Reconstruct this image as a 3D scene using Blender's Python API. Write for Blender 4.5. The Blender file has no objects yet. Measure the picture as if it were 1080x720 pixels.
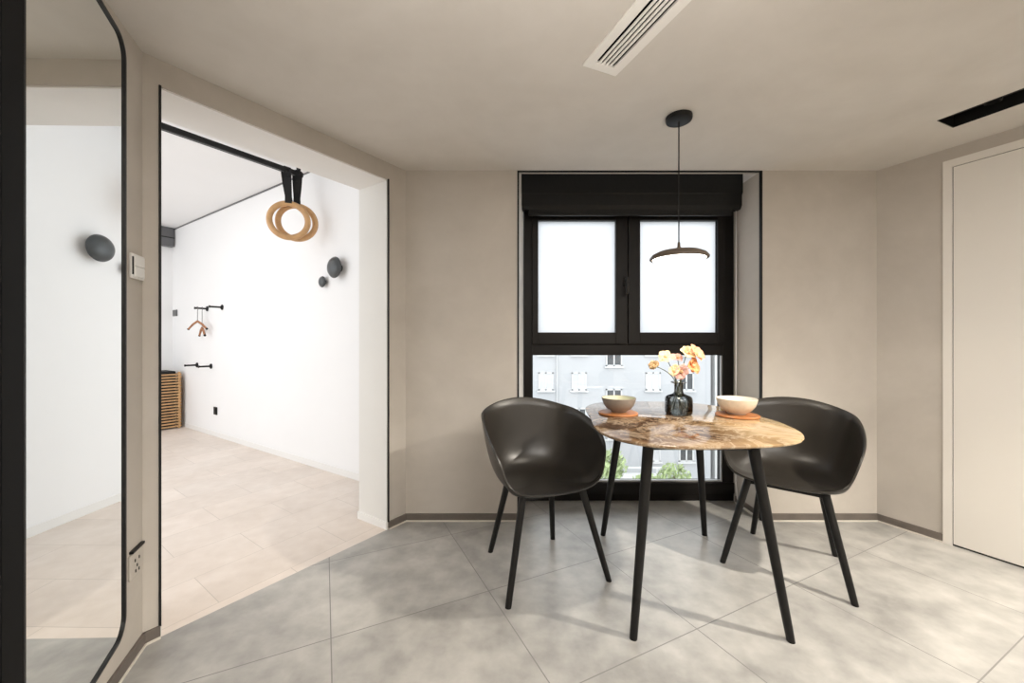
import bpy, bmesh, math, random
from mathutils import Vector, Matrix
random.seed(7)
SC = bpy.context.scene
COL = SC.collection
F, H = 410.0, 1.11            # focal length in pixels of the 1080-wide frame, eye height

# ------------------------------------------------------------------ helpers
def V(*a): return Vector(a)
def new_bm(): return bmesh.new()

def obj(name, bm, mat, parent=None, smooth=False, auto=None):
    me = bpy.data.meshes.new(name)
    bmesh.ops.recalc_face_normals(bm, faces=bm.faces[:])
    bm.to_mesh(me); bm.free()
    if mat: me.materials.append(mat)
    if smooth:
        for p in me.polygons: p.use_smooth = True
        if auto is not None:
            me.set_sharp_from_angle(angle=math.radians(auto))
    o = bpy.data.objects.new(name, me)
    COL.objects.link(o)
    if parent is not None: o.parent = parent
    return o

def tag(o, label=None, cat=None, group=None, kind=None):
    if label: o['label'] = label
    if cat: o['category'] = cat
    if group: o['group'] = group
    if kind: o['kind'] = kind
    return o

def thing(name, label, cat, loc=(0, 0, 0), rz=0.0, group=None):
    o = bpy.data.objects.new(name, None)
    o.empty_display_size = .05
    COL.objects.link(o)
    o.location = loc; o.rotation_euler = (0, 0, rz)
    return tag(o, label, cat, group)

def frame_thing(name, label, cat, origin, xa, ya, za, group=None):
    """Empty whose local axes are xa, ya, za."""
    o = thing(name, label, cat, group=group)
    m = Matrix((xa, ya, za)).transposed().to_4x4()
    m.translation = Vector(origin)
    o.matrix_world = m
    return o

def box(bm, c, s, bev=0.0, rot=None, seg=2):
    r = bmesh.ops.create_cube(bm, size=1.0)
    vs = r['verts']
    bmesh.ops.scale(bm, vec=s, verts=vs)
    if bev > 0:
        es = list({e for v in vs for e in v.link_edges})
        g = bmesh.ops.bevel(bm, geom=es, offset=bev, segments=seg, affect='EDGES', profile=.5)
        vs = list({v for f_ in g['faces'] for v in f_.verts} | {v for v in vs if v.is_valid})
    if rot is not None: bmesh.ops.rotate(bm, cent=(0, 0, 0), matrix=rot, verts=vs)
    bmesh.ops.translate(bm, vec=c, verts=vs)
    return vs

def lohi(bm, lo, hi, bev=0.0):
    c = [(a + b) / 2 for a, b in zip(lo, hi)]; s = [abs(b - a) for a, b in zip(lo, hi)]
    return box(bm, c, s, bev)

def prism(bm, pts, z0, z1):
    b = [bm.verts.new((p[0], p[1], z0)) for p in pts]
    t = [bm.verts.new((p[0], p[1], z1)) for p in pts]
    n = len(pts)
    bm.faces.new(b[::-1]); bm.faces.new(t)
    for i in range(n): bm.faces.new((b[i], b[(i + 1) % n], t[(i + 1) % n], t[i]))

def lathe(bm, prof, n=48, c=(0, 0, 0), ax=None):
    rings = []
    m = ax if ax is not None else Matrix.Identity(3)
    c = Vector(c)
    for r, z in prof:
        if r < 1e-6: rings.append([bm.verts.new(c + m @ V(0, 0, z))])
        else: rings.append([bm.verts.new(c + m @ V(r * math.cos(2 * math.pi * k / n), r * math.sin(2 * math.pi * k / n), z)) for k in range(n)])
    for a, b in zip(rings, rings[1:]):
        for k in range(n):
            k2 = (k + 1) % n
            if len(a) == 1 and len(b) == 1: continue
            if len(a) == 1: bm.faces.new((a[0], b[k], b[k2]))
            elif len(b) == 1: bm.faces.new((a[k], a[k2], b[0]))
            else: bm.faces.new((a[k], a[k2], b[k2], b[k]))

def axis_to(d):
    """3x3 that turns +z onto d"""
    return V(0, 0, 1).rotation_difference(Vector(d).normalized()).to_matrix()

def tube(bm, pts, rad, n=10, closed=False, cap=True, flat=1.0):
    pts = [Vector(p) for p in pts]
    R = rad if isinstance(rad, (list, tuple)) else [rad] * len(pts)
    m = len(pts); rings = []
    ref = None
    for i, p in enumerate(pts):
        if closed: d = pts[(i + 1) % m] - pts[i - 1]
        else: d = pts[min(i + 1, m - 1)] - pts[max(i - 1, 0)]
        d.normalize()
        if ref is None:
            ref = d.orthogonal().normalized()
        ref = (ref - d * ref.dot(d)).normalized()
        o2 = d.cross(ref)
        rings.append([bm.verts.new(p + R[i] * (math.cos(2 * math.pi * k / n) * ref + flat * math.sin(2 * math.pi * k / n) * o2)) for k in range(n)])
    rng = range(m) if closed else range(m - 1)
    for i in rng:
        a, b = rings[i], rings[(i + 1) % m]
        for k in range(n): bm.faces.new((a[k], a[(k + 1) % n], b[(k + 1) % n], b[k]))
    if cap and not closed:
        bm.faces.new(rings[0][::-1]); bm.faces.new(rings[-1])

def rrect(w, h, r, n=10):
    """rounded rectangle outline centred on 0"""
    out = []
    for cx, cy, a0 in ((w/2-r, h/2-r, 0), (-w/2+r, h/2-r, 90), (-w/2+r, -h/2+r, 180), (w/2-r, -h/2+r, 270)):
        for k in range(n + 1):
            a = math.radians(a0 + 90 * k / n)
            out.append((cx + r * math.cos(a), cy + r * math.sin(a)))
    return out

def line_at_u(P, d, u):
    """point of the ground-plan line P + s d that stands in image column u"""
    k = (u - 540) / F
    s = (k * P[1] - P[0]) / (d[0] - k * d[1])
    return s, Vector((P[0] + s * d[0], P[1] + s * d[1], 0))

def z_at(v, Y): return H + (360 - v) / F * Y

# ------------------------------------------------------------------ materials
def mat(name):
    m = bpy.data.materials.new(name); m.use_nodes = True
    nt = m.node_tree
    b = nt.nodes['Principled BSDF']
    return m, nt, b

def ramp(nt, fac, stops):
    r = nt.nodes.new('ShaderNodeValToRGB')
    el = r.color_ramp.elements
    while len(el) < len(stops): el.new(.5)
    for e, (p, c) in zip(el, stops): e.position = p; e.color = (*c, 1)
    nt.links.new(fac, r.inputs[0])
    return r.outputs[0]

def noise(nt, scale, detail=5, rough=.55, vec=None, dist=0.0):
    n = nt.nodes.new('ShaderNodeTexNoise')
    n.inputs['Scale'].default_value = scale; n.inputs['Detail'].default_value = detail
    n.inputs['Roughness'].default_value = rough; n.inputs['Distortion'].default_value = dist
    if vec is None:
        vec = nt.nodes.new('ShaderNodeNewGeometry').outputs['Position']
    nt.links.new(vec, n.inputs['Vector'])
    return n.outputs['Fac']

def objcoord(nt): return nt.nodes.new('ShaderNodeTexCoord').outputs['Object']

def bump(nt, b, h, strength=.1, dist=.01):
    n = nt.nodes.new('ShaderNodeBump'); n.inputs['Strength'].default_value = strength; n.inputs['Distance'].default_value = dist
    nt.links.new(h, n.inputs['Height']); nt.links.new(n.outputs[0], b.inputs['Normal'])

def plain(name, col, rough=.5, metal=0.0, var=.0, scale=30, spec=.5, bmp=0.0):
    m, nt, b = mat(name)
    b.inputs['Roughness'].default_value = rough; b.inputs['Metallic'].default_value = metal
    b.inputs['Specular IOR Level'].default_value = spec
    if var > 0:
        f_ = noise(nt, scale, vec=objcoord(nt))
        lo = [max(0, c * (1 - var)) for c in col]; hi = [min(1, c * (1 + var)) for c in col]
        nt.links.new(ramp(nt, f_, [(.3, lo), (.7, hi)]), b.inputs['Base Color'])
        if bmp: bump(nt, b, f_, bmp, .002)
    else: b.inputs['Base Color'].default_value = (*col, 1)
    return m

def mixrgb(nt, fac, a, b, mode='MIX'):
    n = nt.nodes.new('ShaderNodeMix'); n.data_type = 'RGBA'; n.blend_type = mode
    if isinstance(fac, float): n.inputs[0].default_value = fac
    else: nt.links.new(fac, n.inputs[0])
    for s, x in ((6, a), (7, b)):
        if isinstance(x, tuple): n.inputs[s].default_value = (*x, 1)
        else: nt.links.new(x, n.inputs[s])
    return n.outputs[2]

def plaster(name, a, b_, c):
    m, nt, b = mat(name)
    n1 = noise(nt, 1.6, 6, .6, dist=.6); n2 = noise(nt, 7.0, 5, .6)
    col = ramp(nt, n1, [(.28, a), (.52, b_), (.75, c)])
    col = mixrgb(nt, .28, col, ramp(nt, n2, [(.3, a), (.7, c)]))
    nt.links.new(col, b.inputs['Base Color'])
    b.inputs['Roughness'].default_value = .72; b.inputs['Specular IOR Level'].default_value = .25
    bump(nt, b, n2, .06, .01)
    return m

def plan_axes(nt, origin, A, B):
    """vector whose x, y are the coordinates of the surface point along the plan axes A and B"""
    g = nt.nodes.new('ShaderNodeNewGeometry').outputs['Position']
    s = nt.nodes.new('ShaderNodeVectorMath'); s.operation = 'SUBTRACT'
    nt.links.new(g, s.inputs[0]); s.inputs[1].default_value = (*origin, 0)
    cx = nt.nodes.new('ShaderNodeCombineXYZ')
    for k, ax in enumerate((A, B)):
        d = nt.nodes.new('ShaderNodeVectorMath'); d.operation = 'DOT_PRODUCT'
        nt.links.new(s.outputs[0], d.inputs[0]); d.inputs[1].default_value = (*ax, 0)
        nt.links.new(d.outputs['Value'], cx.inputs[k])
    return cx.outputs[0]

def tiles(name, origin, A, B, w, h, offset, mortar, cols, grout, rough, var=.04, mott=(1.5, 9)):
    m, nt, b = mat(name)
    vec = plan_axes(nt, origin, A, B)
    t = nt.nodes.new('ShaderNodeTexBrick')
    nt.links.new(vec, t.inputs['Vector'])
    t.offset = offset; t.offset_frequency = 2; t.squash = 1
    t.inputs['Scale'].default_value = 1; t.inputs['Brick Width'].default_value = w; t.inputs['Row Height'].default_value = h
    t.inputs['Mortar Size'].default_value = mortar; t.inputs['Mortar Smooth'].default_value = .1; t.inputs['Bias'].default_value = 0
    t.inputs['Color1'].default_value = (1 - var,) * 3 + (1,); t.inputs['Color2'].default_value = (1 + var,) * 3 + (1,)
    t.inputs['Mortar'].default_value = (1, 1, 1, 1)
    n1 = noise(nt, mott[0], 6, .58, dist=.25); n2 = noise(nt, mott[1], 5, .55)
    c = ramp(nt, n1, [(.36, cols[0]), (.5, cols[1]), (.64, cols[2])])
    c = mixrgb(nt, .45, c, ramp(nt, n2, [(.32, cols[0]), (.7, cols[2])]))
    c = mixrgb(nt, 1.0, c, t.outputs['Color'], 'MULTIPLY')
    c = mixrgb(nt, t.outputs['Fac'], c, grout)
    nt.links.new(c, b.inputs['Base Color'])
    b.inputs['Roughness'].default_value = rough
    rr = nt.nodes.new('ShaderNodeMapRange'); nt.links.new(n2, rr.inputs[0])
    rr.inputs[3].default_value = rough; rr.inputs[4].default_value = rough + .12
    nt.links.new(rr.outputs[0], b.inputs['Roughness'])
    inv = nt.nodes.new('ShaderNodeMath'); inv.operation = 'SUBTRACT'; inv.inputs[0].default_value = 1
    nt.links.new(t.outputs['Fac'], inv.inputs[1])
    bump(nt, b, inv.outputs[0], .25, .002)
    return m

def clear_glass(name, tint, gloss=1.0, rough=0.0, ior=1.45):
    m = bpy.data.materials.new(name); m.use_nodes = True
    nt = m.node_tree; nt.nodes.clear()
    out = nt.nodes.new('ShaderNodeOutputMaterial')
    t = nt.nodes.new('ShaderNodeBsdfTransparent'); t.inputs[0].default_value = (*tint, 1)
    g = nt.nodes.new('ShaderNodeBsdfGlossy'); g.inputs['Roughness'].default_value = rough; g.inputs[0].default_value = (gloss, gloss, gloss, 1)
    fr = nt.nodes.new('ShaderNodeFresnel'); fr.inputs[0].default_value = ior
    mx = nt.nodes.new('ShaderNodeMixShader')
    nt.links.new(fr.outputs[0], mx.inputs[0]); nt.links.new(t.outputs[0], mx.inputs[1]); nt.links.new(g.outputs[0], mx.inputs[2])
    nt.links.new(mx.outputs[0], out.inputs[0])
    return m

def emitter(name, col, s):
    m = bpy.data.materials.new(name); m.use_nodes = True
    b = m.node_tree.nodes['Principled BSDF']
    b.inputs['Base Color'].default_value = (.9, .9, .9, 1)
    b.inputs['Emission Color'].default_value = (*col, 1); b.inputs['Emission Strength'].default_value = s
    return m

M = {}
M['wall'] = plaster('beige plaster', (.45, .415, .37), (.51, .472, .425), (.56, .52, .47))
M['ceiling'] = plaster('beige ceiling plaster', (.58, .548, .505), (.63, .598, .555), (.68, .648, .605))
M['white_wall'] = plain('white painted wall', (.84, .84, .84), .7, var=.01, scale=2)
M['white_ceiling'] = plain('white painted ceiling', (.82, .82, .82), .75, var=.01, scale=2)
M['white_trim'] = plain('white skirting', (.80, .79, .77), .5)
M['reveal'] = plain('pale reveal paint', (.80, .785, .765), .6, var=.02, scale=3)
M['jamb'] = plain('pale jamb paint', (.74, .73, .70), .6, var=.02, scale=3)
M['black'] = plain('black metal', (.008, .008, .008), .5, var=.15, scale=40, spec=.3)
M['frame_black'] = plain('black window frame', (.0065, .0052, .0045), .42, var=.15, scale=20, spec=.22)
M['blind'] = plain('black blind fabric', (.010, .010, .010), .8, var=.2, scale=60)
M['skirting'] = plain('grey brown tile skirting', (.135, .115, .10), .5, var=.15, scale=12)
M['caulk'] = plain('pale caulk', (.62, .58, .52), .7)
M['door'] = plain('off white door lacquer', (.76, .73, .68), .45, var=.01, scale=2)
M['door_gap'] = plain('door shadow gap', (.03, .028, .025), .8)
M['shell'] = plain('charcoal polypropylene', (.026, .0225, .0185), .34, var=.05, scale=300)
M['leg'] = plain('black stained wood', (.006, .0055, .005), .42, var=.25, scale=40, spec=.3)
M['white_plastic'] = plain('white plastic', (.80, .79, .77), .35)
M['grey_plastic'] = plain('grey plastic', (.12, .12, .125), .4)
M['vent'] = plain('white powder coat', (.82, .80, .76), .45)
M['strap'] = plain('black webbing', (.012, .012, .012), .85, var=.3, scale=200)
M['taupe'] = plain('taupe stoneware', (.25, .21, .175), .45, var=.06, scale=60)
M['pale_green'] = plain('pale green glaze', (.56, .57, .42), .3)
M['cream'] = plain('cream stoneware', (.66, .57, .46), .4, var=.05, scale=60)
M['cream_in'] = plain('cream glaze', (.80, .76, .68), .3)
M['knob'] = plain('dark grey lacquer knob', (.06, .066, .07), .28)
M['sign_cord'] = plain('white cord', (.75, .73, .7), .6)
M['mirror'] = plain('mirror silver', (.86, .88, .87), 0.0, metal=1.0)
M['glass'] = clear_glass('window glass', (.97, .985, .985))
def frosted_glass(name, tint):
    m = clear_glass(name, tint, rough=.25); nt = m.node_tree
    mx = [n for n in nt.nodes if n.type == 'MIX_SHADER'][0]
    t = nt.nodes.new('ShaderNodeBsdfTranslucent')
    f_ = noise(nt, 2.2, 3, .5, objcoord(nt))
    nt.links.new(ramp(nt, f_, [(.35, (tint[0] * .95, tint[1] * .965, tint[2] * .98)), (.65, tint)]), t.inputs[0])
    nt.links.new(t.outputs[0], mx.inputs[1])
    return m
M['frosted'] = frosted_glass('frosted window glass', (.70, .717, .73))
M['smoke'] = clear_glass('smoked glass', (.79, .80, .805), ior=1.5)
M['water'] = clear_glass('water', (.66, .69, .675), ior=1.2)
M['lamp_glow'] = emitter('lamp diffuser', (1.0, .92, .80), 9.0)
M['pendant'] = plain('bronze grey lacquer', (.10, .075, .055), .4)
M['stem'] = plain('grey green stem', (.10, .115, .07), .6)

# ------------------------------------------------------------------ plan of the room
BY = 455.1 / 189                                     # window wall
ZC = z_at(180, BY)                                   # kitchen ceiling
CB = V((428 - 540) / F * BY, BY, 0)                  # corner opening wall / window wall
CR = V((925 - 540) / F * BY, BY, 0)                  # corner window wall / door wall
o_dir = V(.574, .819, 0).normalized()                # along the opening wall
CL = CB - o_dir * 1.206                              # corner opening wall / mirror wall
dn = V(-635, 410, 0).normalized()                    # through the opening
ld = V(169, -410, 0).normalized()                    # mirror wall, towards the camera
ln = V(-ld.y, ld.x, 0)                               # its normal, into the room
rd = V(198, -410, 0).normalized()                    # door wall, towards the camera
rn = V(rd.y, -rd.x, 0)                               # its normal, into the room
LB = CL + ld * 3.9
RB = CR + rd * 5.2
t_r = .130; t_l = 1.158
OR = CB - o_dir * t_r; OL = CB - o_dir * t_l         # edges of the opening
OZ = 2.068
TH = .273                                            # thickness of the opening wall
W0 = V(-4.35, 5.12, 0); wd = V(.840, -.5424, 0).normalized()   # white wall of the next room
WC = W0 - wd * .327                                  # its far corner
wn = V(wd.y, -wd.x, 0)                         # its normal, into the next room
ZN = 2.635

def slab_wall(name, a, b, z0, z1, th, outward, m, kind='structure'):
    bm = new_bm()
    o = Vector(outward).normalized() * th
    prism(bm, [a, b, b + o, a + o], z0, z1)
    return tag(obj(name, bm, m), kind=kind)

ang = lambda d: math.atan2(d.y, d.x)

# floors
tA = V(-198, 410, 0).normalized(); tB = V(tA.y, -tA.x, 0)
M['floor'] = tiles('grey stone tile', (.7143, 1.502), tB[:2], tA[:2], .637, .562, 0.0, .0022,
                   ((.22, .216, .206), (.36, .352, .334), (.52, .505, .475)), (.20, .195, .185), .28)
M['floor_beige'] = tiles('beige stone tile', (-1.493, 1.827), o_dir[:2], dn[:2], .60, .30, .5, .0016,
                   ((.66, .575, .505), (.735, .65, .58), (.80, .725, .66)), (.54, .48, .42), .40, var=.035, mott=(2.2, 12))
bm = new_bm(); prism(bm, [CL, OL, OR, CB, V(CB.x, 2.95, 0), V(2.4, 2.95, 0), CR + V(.2, 0, 0), RB + V(.2, -.2, 0), LB + V(-.2, -.2, 0), CL - ln * .15], -.08, 0)
tag(obj('floor', bm, M['floor']), kind='structure')
E1 = WC + wn * 3.6; E2 = OL + dn * TH + wn * 2.4
Pin = OR + dn * TH
# where the back of the opening wall meets the white wall
k = (W0 - Pin).dot(-wn) / o_dir.dot(-wn); WE = Pin + o_dir * k
bm = new_bm(); prism(bm, [OL, OR, Pin, WE, WC, E1, OL + wn * (k + 3.6 - 1.0) + dn * TH, OL + dn * TH], -.08, 0)
tag(obj('floor.001', bm, M['floor_beige']), kind='structure')

# ------------------------------------------------------------------ kitchen walls
slab_wall('wall_left', CL, LB, 0, ZC, .12, -ln, M['wall'])
slab_wall('wall_right', CR, RB, 0, ZC, .12, -rn, M['wall'])
slab_wall('wall_rear', LB, RB, 0, ZC, .12, (0, -1, 0), M['wall'])
WX0, WX1 = (546.5 - 540) / F * BY, (803 - 540) / F * BY         # window recess
GY = 455.1 / 168                                                 # window frame plane
RZ = 2.42
slab_wall('wall_back', CB, V(WX0, BY, 0), 0, ZC, .30, (0, 1, 0), M['wall'])
slab_wall('wall_back.001', V(WX1, BY, 0), CR + V(.25, 0, 0), 0, ZC, .30, (0, 1, 0), M['wall'])
# recess: reveals and head
bm = new_bm()
prism(bm, [V(WX0 + .0005, BY + .012, 0), V(WX0 + .040, GY, 0), V(WX0 - .1, GY, 0), V(WX0 - .1, BY + .012, 0)], 0.0, RZ)
tag(obj('trim_1', bm, M['reveal']), kind='structure')
bm = new_bm(); prism(bm, [V(WX1 + .001, BY + .012, 0), V(WX1 + .1, BY + .012, 0), V(WX1 + .1, GY + .12, 0), V(WX1 + .001, GY + .12, 0)], 0.0, RZ)
tag(obj('trim_2', bm, M['reveal']), kind='structure')
bm = new_bm(); lohi(bm, (WX0 - .1, BY, RZ), (WX1 + .1, GY + .15, RZ + .1))
tag(obj('ceiling.001', bm, M['ceiling']), kind='structure')
bm = new_bm(); lohi(bm, (WX0 - .1, BY, ZC + .002), (WX1 + .1, BY + .05, RZ))
tag(obj('wall_back.002', bm, M['wall']), kind='structure')
# black corner beads of the recess
for x, s in ((WX0, -1), (WX1, 1)):
    bm = new_bm(); lohi(bm, (x - .0055, BY - .004, .0), (x + .0055, BY + .014, ZC), .001)
    tag(obj('trim_3', bm, M['black']), kind='structure')
bm = new_bm(); lohi(bm, (WX0, BY - .003, ZC - .005), (WX1, BY + .016, ZC + .006))
tag(obj('trim_4', bm, M['black']), kind='structure')

# opening wall: stubs, lintel
def opening_block(name, a, b, z0, z1, m):
    bm = new_bm(); prism(bm, [a, b, b + dn * TH, a + dn * TH], z0, z1)
    o = obj(name, bm, m); return tag(o, kind='structure')
opening_block('wall_opening', OR, CB + o_dir * .0, 0, ZC, M['wall'])
opening_block('wall_opening.001', CL, OL, 0, ZC, M['wall'])
opening_block('wall_opening.002', OL, OR, OZ, ZC, M['wall'])
# pale linings of jambs and soffit
def lining(name, a, b, z0, z1, m):
    bm = new_bm(); prism(bm, [a, b, b + dn * (TH - .012), a + dn * (TH - .012)], z0, z1)
    o = obj(name, bm, m); o.location = dn * .006; return tag(o, kind='structure')
lining('trim_5', OR - o_dir * .006, OR, 0, OZ, M['jamb'])
lining('trim_5', OL, OL + o_dir * .006, 0, OZ, M['jamb'])
lining('trim_6', OL, OR, OZ - .006, OZ, M['reveal'])
# white skirting along the right jamb
bm = new_bm(); a = OR - o_dir * .006; prism(bm, [a, a - o_dir * .008, a - o_dir * .008 + dn * TH, a + dn * TH], 0, .045)
tag(obj('baseboard_jamb', bm, M['white_trim']), kind='structure')
# black corner beads of the opening
for P in (OR, OL):
    bm = new_bm(); lohi(bm, (-.0035, -.006, .042), (.0035, .004, OZ + .003), .0008)
    o = obj('trim_7', bm, M['black']); o.location = P; o.rotation_euler = (0, 0, ang(o_dir)); tag(o, kind='structure')

# ------------------------------------------------------------------ kitchen ceiling, with two recesses
bm = new_bm(); prism(bm, [CL - ln * .10, CB + V(0, .0, 0), CR + V(.2, 0, 0), RB + V(.2, -.1, 0), LB + V(-.2, -.1, 0)], ZC, ZC + .14)
ceil = tag(obj('ceiling', bm, M['ceiling']), kind='structure')
vd = V(.385, -.923, 0).normalized(); vw = V(-vd.y, vd.x, 0)          # slot direction and the width across it
VA = V(.268, 1.484, 0)                                            # a corner of the air outlet
VL, VW = 1.0, .155
TA = V(2.034, 1.861, 0); td = V(.39, -.92, 0).normalized(); tw = V(-td.y, td.x, 0); TL, TW = 1.7, .160
cut = new_bm()
def rect(P, d, w, L, Wd, i):
    return [P + d * i + w * i, P + d * (L - i) + w * i, P + d * (L - i) + w * (Wd - i), P + d * i + w * (Wd - i)]
prism(cut, rect(VA, vd, vw, VL, VW, .025), ZC - .05, ZC + .09)
prism(cut, rect(TA, td, tw, TL, TW, .0), ZC - .05, ZC + .075)
co = obj('cutter', cut, None)
md = ceil.modifiers.new('b', 'BOOLEAN'); md.operation = 'DIFFERENCE'; md.object = co; md.solver = 'EXACT'
dg = bpy.context.evaluated_depsgraph_get()
me = bpy.data.meshes.new_from_object(ceil.evaluated_get(dg))
ceil.modifiers.clear(); ceil.data = me
bpy.data.objects.remove(co)

# ------------------------------------------------------------------ the next room
bm = new_bm(); prism(bm, [WE + wd * .0, WC, WC - wn * .1 - wd * .1, WE - wn * .1], 0, ZN)
tag(obj('wall_white', bm, M['white_wall']), kind='structure')
slab_wall('wall_far', WC, E1, 0, ZN, .1, -wd, M['white_wall'])
# near wall of that room, behind the opening wall (above the lintel, beside the jambs)
NL = OL + dn * TH; NE = WE + wn * (k + 3.6 - .2)
NEL = E1 + wd * (WE - WC).dot(wd)
bm = new_bm(); a = CL + dn * (TH - .0); prism(bm, [a, NEL, NEL - dn * .1, a - dn * .1], 0, ZN)
tag(obj('wall_near', bm, M['white_wall']), kind='structure')
bm = new_bm(); prism(bm, [OR + dn * (TH - .1), OR + dn * (TH - .001), CL + dn * (TH - .001), CL + dn * (TH - .1)], ZC + .15, ZN)
tag(obj('wall_near.001', bm, M['white_wall']), kind='structure')
bm = new_bm(); a = OR + dn * (TH - .001); prism(bm, [a, WE, WE + V(.12, 0, 0), a + V(.12, 0, 0)], 0, ZN)
tag(obj('wall_near.002', bm, M['white_wall']), kind='structure')
bm = new_bm(); prism(bm, [WE + dn * -.1 + o_dir * .1, WC + o_dir * .1 + dn * .1, E1 + dn * .1, NEL - dn * .1], ZN, ZN + .1)
tag(obj('ceiling.002', bm, M['white_ceiling']), kind='structure')
# its window side, opposite the white wall: piers, a parapet and a head around wide daylight openings
ed = (NEL - E1).normalized(); EL = (NEL - E1).length
for s0, s1, z0, z1 in ((0, EL, 0, .25), (0, EL, 2.45, ZN), (0, .15, .25, 2.45), (EL * .5 - .06, EL * .5 + .06, .25, 2.45), (EL - .15, EL, .25, 2.45)):
    bm = new_bm(); a, b = E1 + ed * s0, E1 + ed * s1; prism(bm, [a, b, b + wn * .1, a + wn * .1], z0, z1)
    tag(obj('wall_daylight', bm, M['white_wall']), kind='structure')
# black shadow gap under that ceiling, white skirting
bm = new_bm(); a, b = WE, WC; prism(bm, [a + wn * .004, b + wn * .004, b, a], ZN - .016, ZN)
tag(obj('trim_8', bm, M['grey_plastic']), kind='structure')
bm = new_bm(); prism(bm, [a + wn * .005, b + wn * .005, b - wn * .01, a - wn * .01], 0, .055)
tag(obj('baseboard_white', bm, M['white_trim']), kind='structure')

def wall_point(u, v):
    s, p = line_at_u(W0, wd, u)
    p.z = z_at(v, p.y); return p

# ------------------------------------------------------------------ kitchen skirting
def skirting(name, a, b, n):
    n = Vector(n).normalized()
    bm = new_bm(); prism(bm, [a, b, b + n * .010, a + n * .010], .008, .046)
    o = tag(obj(name, bm, M['skirting']), kind='structure')
    bm = new_bm(); prism(bm, [a, b, b + n * .014, a + n * .014], 0, .0085)
    obj('caulk_line', bm, M['caulk'], o)
on = -dn
s_door, DP = line_at_u(CR, rd, 995)
skirting('baseboard_back', CB + V(.006, 0, 0), V(WX0 - .006, BY, 0), (0, -1, 0))
skirting('baseboard_back.001', V(WX1 + .006, BY, 0), CR, (0, -1, 0))
skirting('baseboard_right', CR, DP, rn)
skirting('baseboard_opening', OR, CB, V(o_dir.y, -o_dir.x, 0))
skirting('baseboard_opening.001', CL, OL, V(o_dir.y, -o_dir.x, 0))
skirting('baseboard_left', CL, CL + ld * 2.4, ln)
skirting('baseboard_reveal', V(WX1 + .001, GY - .03, 0), V(WX1 + .001, BY + .016, 0), (-1, 0, 0))

# ------------------------------------------------------------------ window
def fx(u): return (u - 540) / F * GY
def fz(v): return H + (360 - v) / F * GY
win = tag(bpy.data.objects.new('window_1', None), 'black framed window with two sashes over a fixed lower pane', kind='structure')
COL.objects.link(win)
X0, X1 = fx(552), fx(774)
XL0, XL1 = fx(562), fx(762.5)
YF, YB = GY, GY + .08
ZT = 2.10
bm = new_bm()
lohi(bm, (XL0 - .002, YF + .002, 0.0), (XL1 + .002, YB, fz(520)), .002)                      # bottom rail foot
lohi(bm, (X0 + .001, YF - .012, fz(520)), (X1 - .001, YB - .002, fz(508.5)), .004)
lohi(bm, (XL0 - .002, YF + .002, fz(374.5)), (XL1 + .002, YB, fz(362)), .002)              # transom
lohi(bm, (XL0 - .002, YF + .002, ZT - .05), (XL1 + .002, YB, ZT + .02), .002)
lohi(bm, (X0, YF, 0.0), (XL0, YB, ZT), .003)
lohi(bm, (XL1, YF, 0.0), (X1, YB, ZT), .003)
lohi(bm, (fx(656), YF + .005, fz(365)), (fx(667), YB, ZT), .003)
obj('frame', bm, M['frame_black'], win)
bm = new_bm()                                                      # slim aluminium bead at the foot of the fixed pane
lohi(bm, (XL0, YF + .01, fz(508.5)), (XL1, YF + .028, fz(506.8)))
lohi(bm, (XL1 - .007, YF + .012, fz(508)), (XL1, YF + .028, fz(375)))
obj('glazing_bead', bm, plain('aluminium bead', (.45, .45, .45), .4, .6), win)
ys = YF - .018
def sash(gx0, gx1, ox0, ox1):
    zt, zb = fz(233), fz(350.5)
    bm = new_bm()
    lohi(bm, (ox0, ys, fz(363)), (gx0, ys + .06, ZT - .03), .004)
    lohi(bm, (gx1, ys, fz(363)), (ox1, ys + .06, ZT - .03), .004)
    lohi(bm, (gx0 - .002, ys, fz(363)), (gx1 + .002, ys + .06, zb), .004)
    lohi(bm, (gx0 - .002, ys, zt), (gx1 + .002, ys + .06, ZT - .03), .004)
    s = obj('sash', bm, M['frame_black'], win)
    bm = new_bm(); bm.faces.new([bm.verts.new(q) for q in ((gx0 - .01, ys + .033, zb - .01), (gx1 + .01, ys + .033, zb - .01), (gx1 + .01, ys + .033, zt + .01), (gx0 - .01, ys + .033, zt + .01))])
    obj('pane', bm, M['frosted'], s)
    return s
s1 = sash(fx(567.5), fx(649), fx(561), fx(661.3))
s2 = sash(fx(674.5), fx(755.5), fx(661.8), fx(763))
bm = new_bm(); lohi(bm, (fx(755.5), ys + .012, fz(350)), (fx(757), ys + .022, fz(233))); obj('glazing_bead', bm, bpy.data.materials['aluminium bead'], s2)
bm = new_bm(); lohi(bm, (XL0 - .01, YF + .04, fz(508)), (XL1 + .01, YF + .046, fz(374)))
obj('pane', bm, M['glass'], win)
bm = new_bm()
hx, hz = fx(659), fz(297)
box(bm, (hx, ys - .006, hz), (.028, .012, .07), .004)
tube(bm, [(hx, ys - .008, hz + .01), (hx, ys - .045, hz + .01)], .010, 12)
box(bm, (hx, ys - .050, hz - .035), (.022, .014, .115), .005)
obj('handle', bm, M['black'], s1, smooth=True, auto=35)

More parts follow.
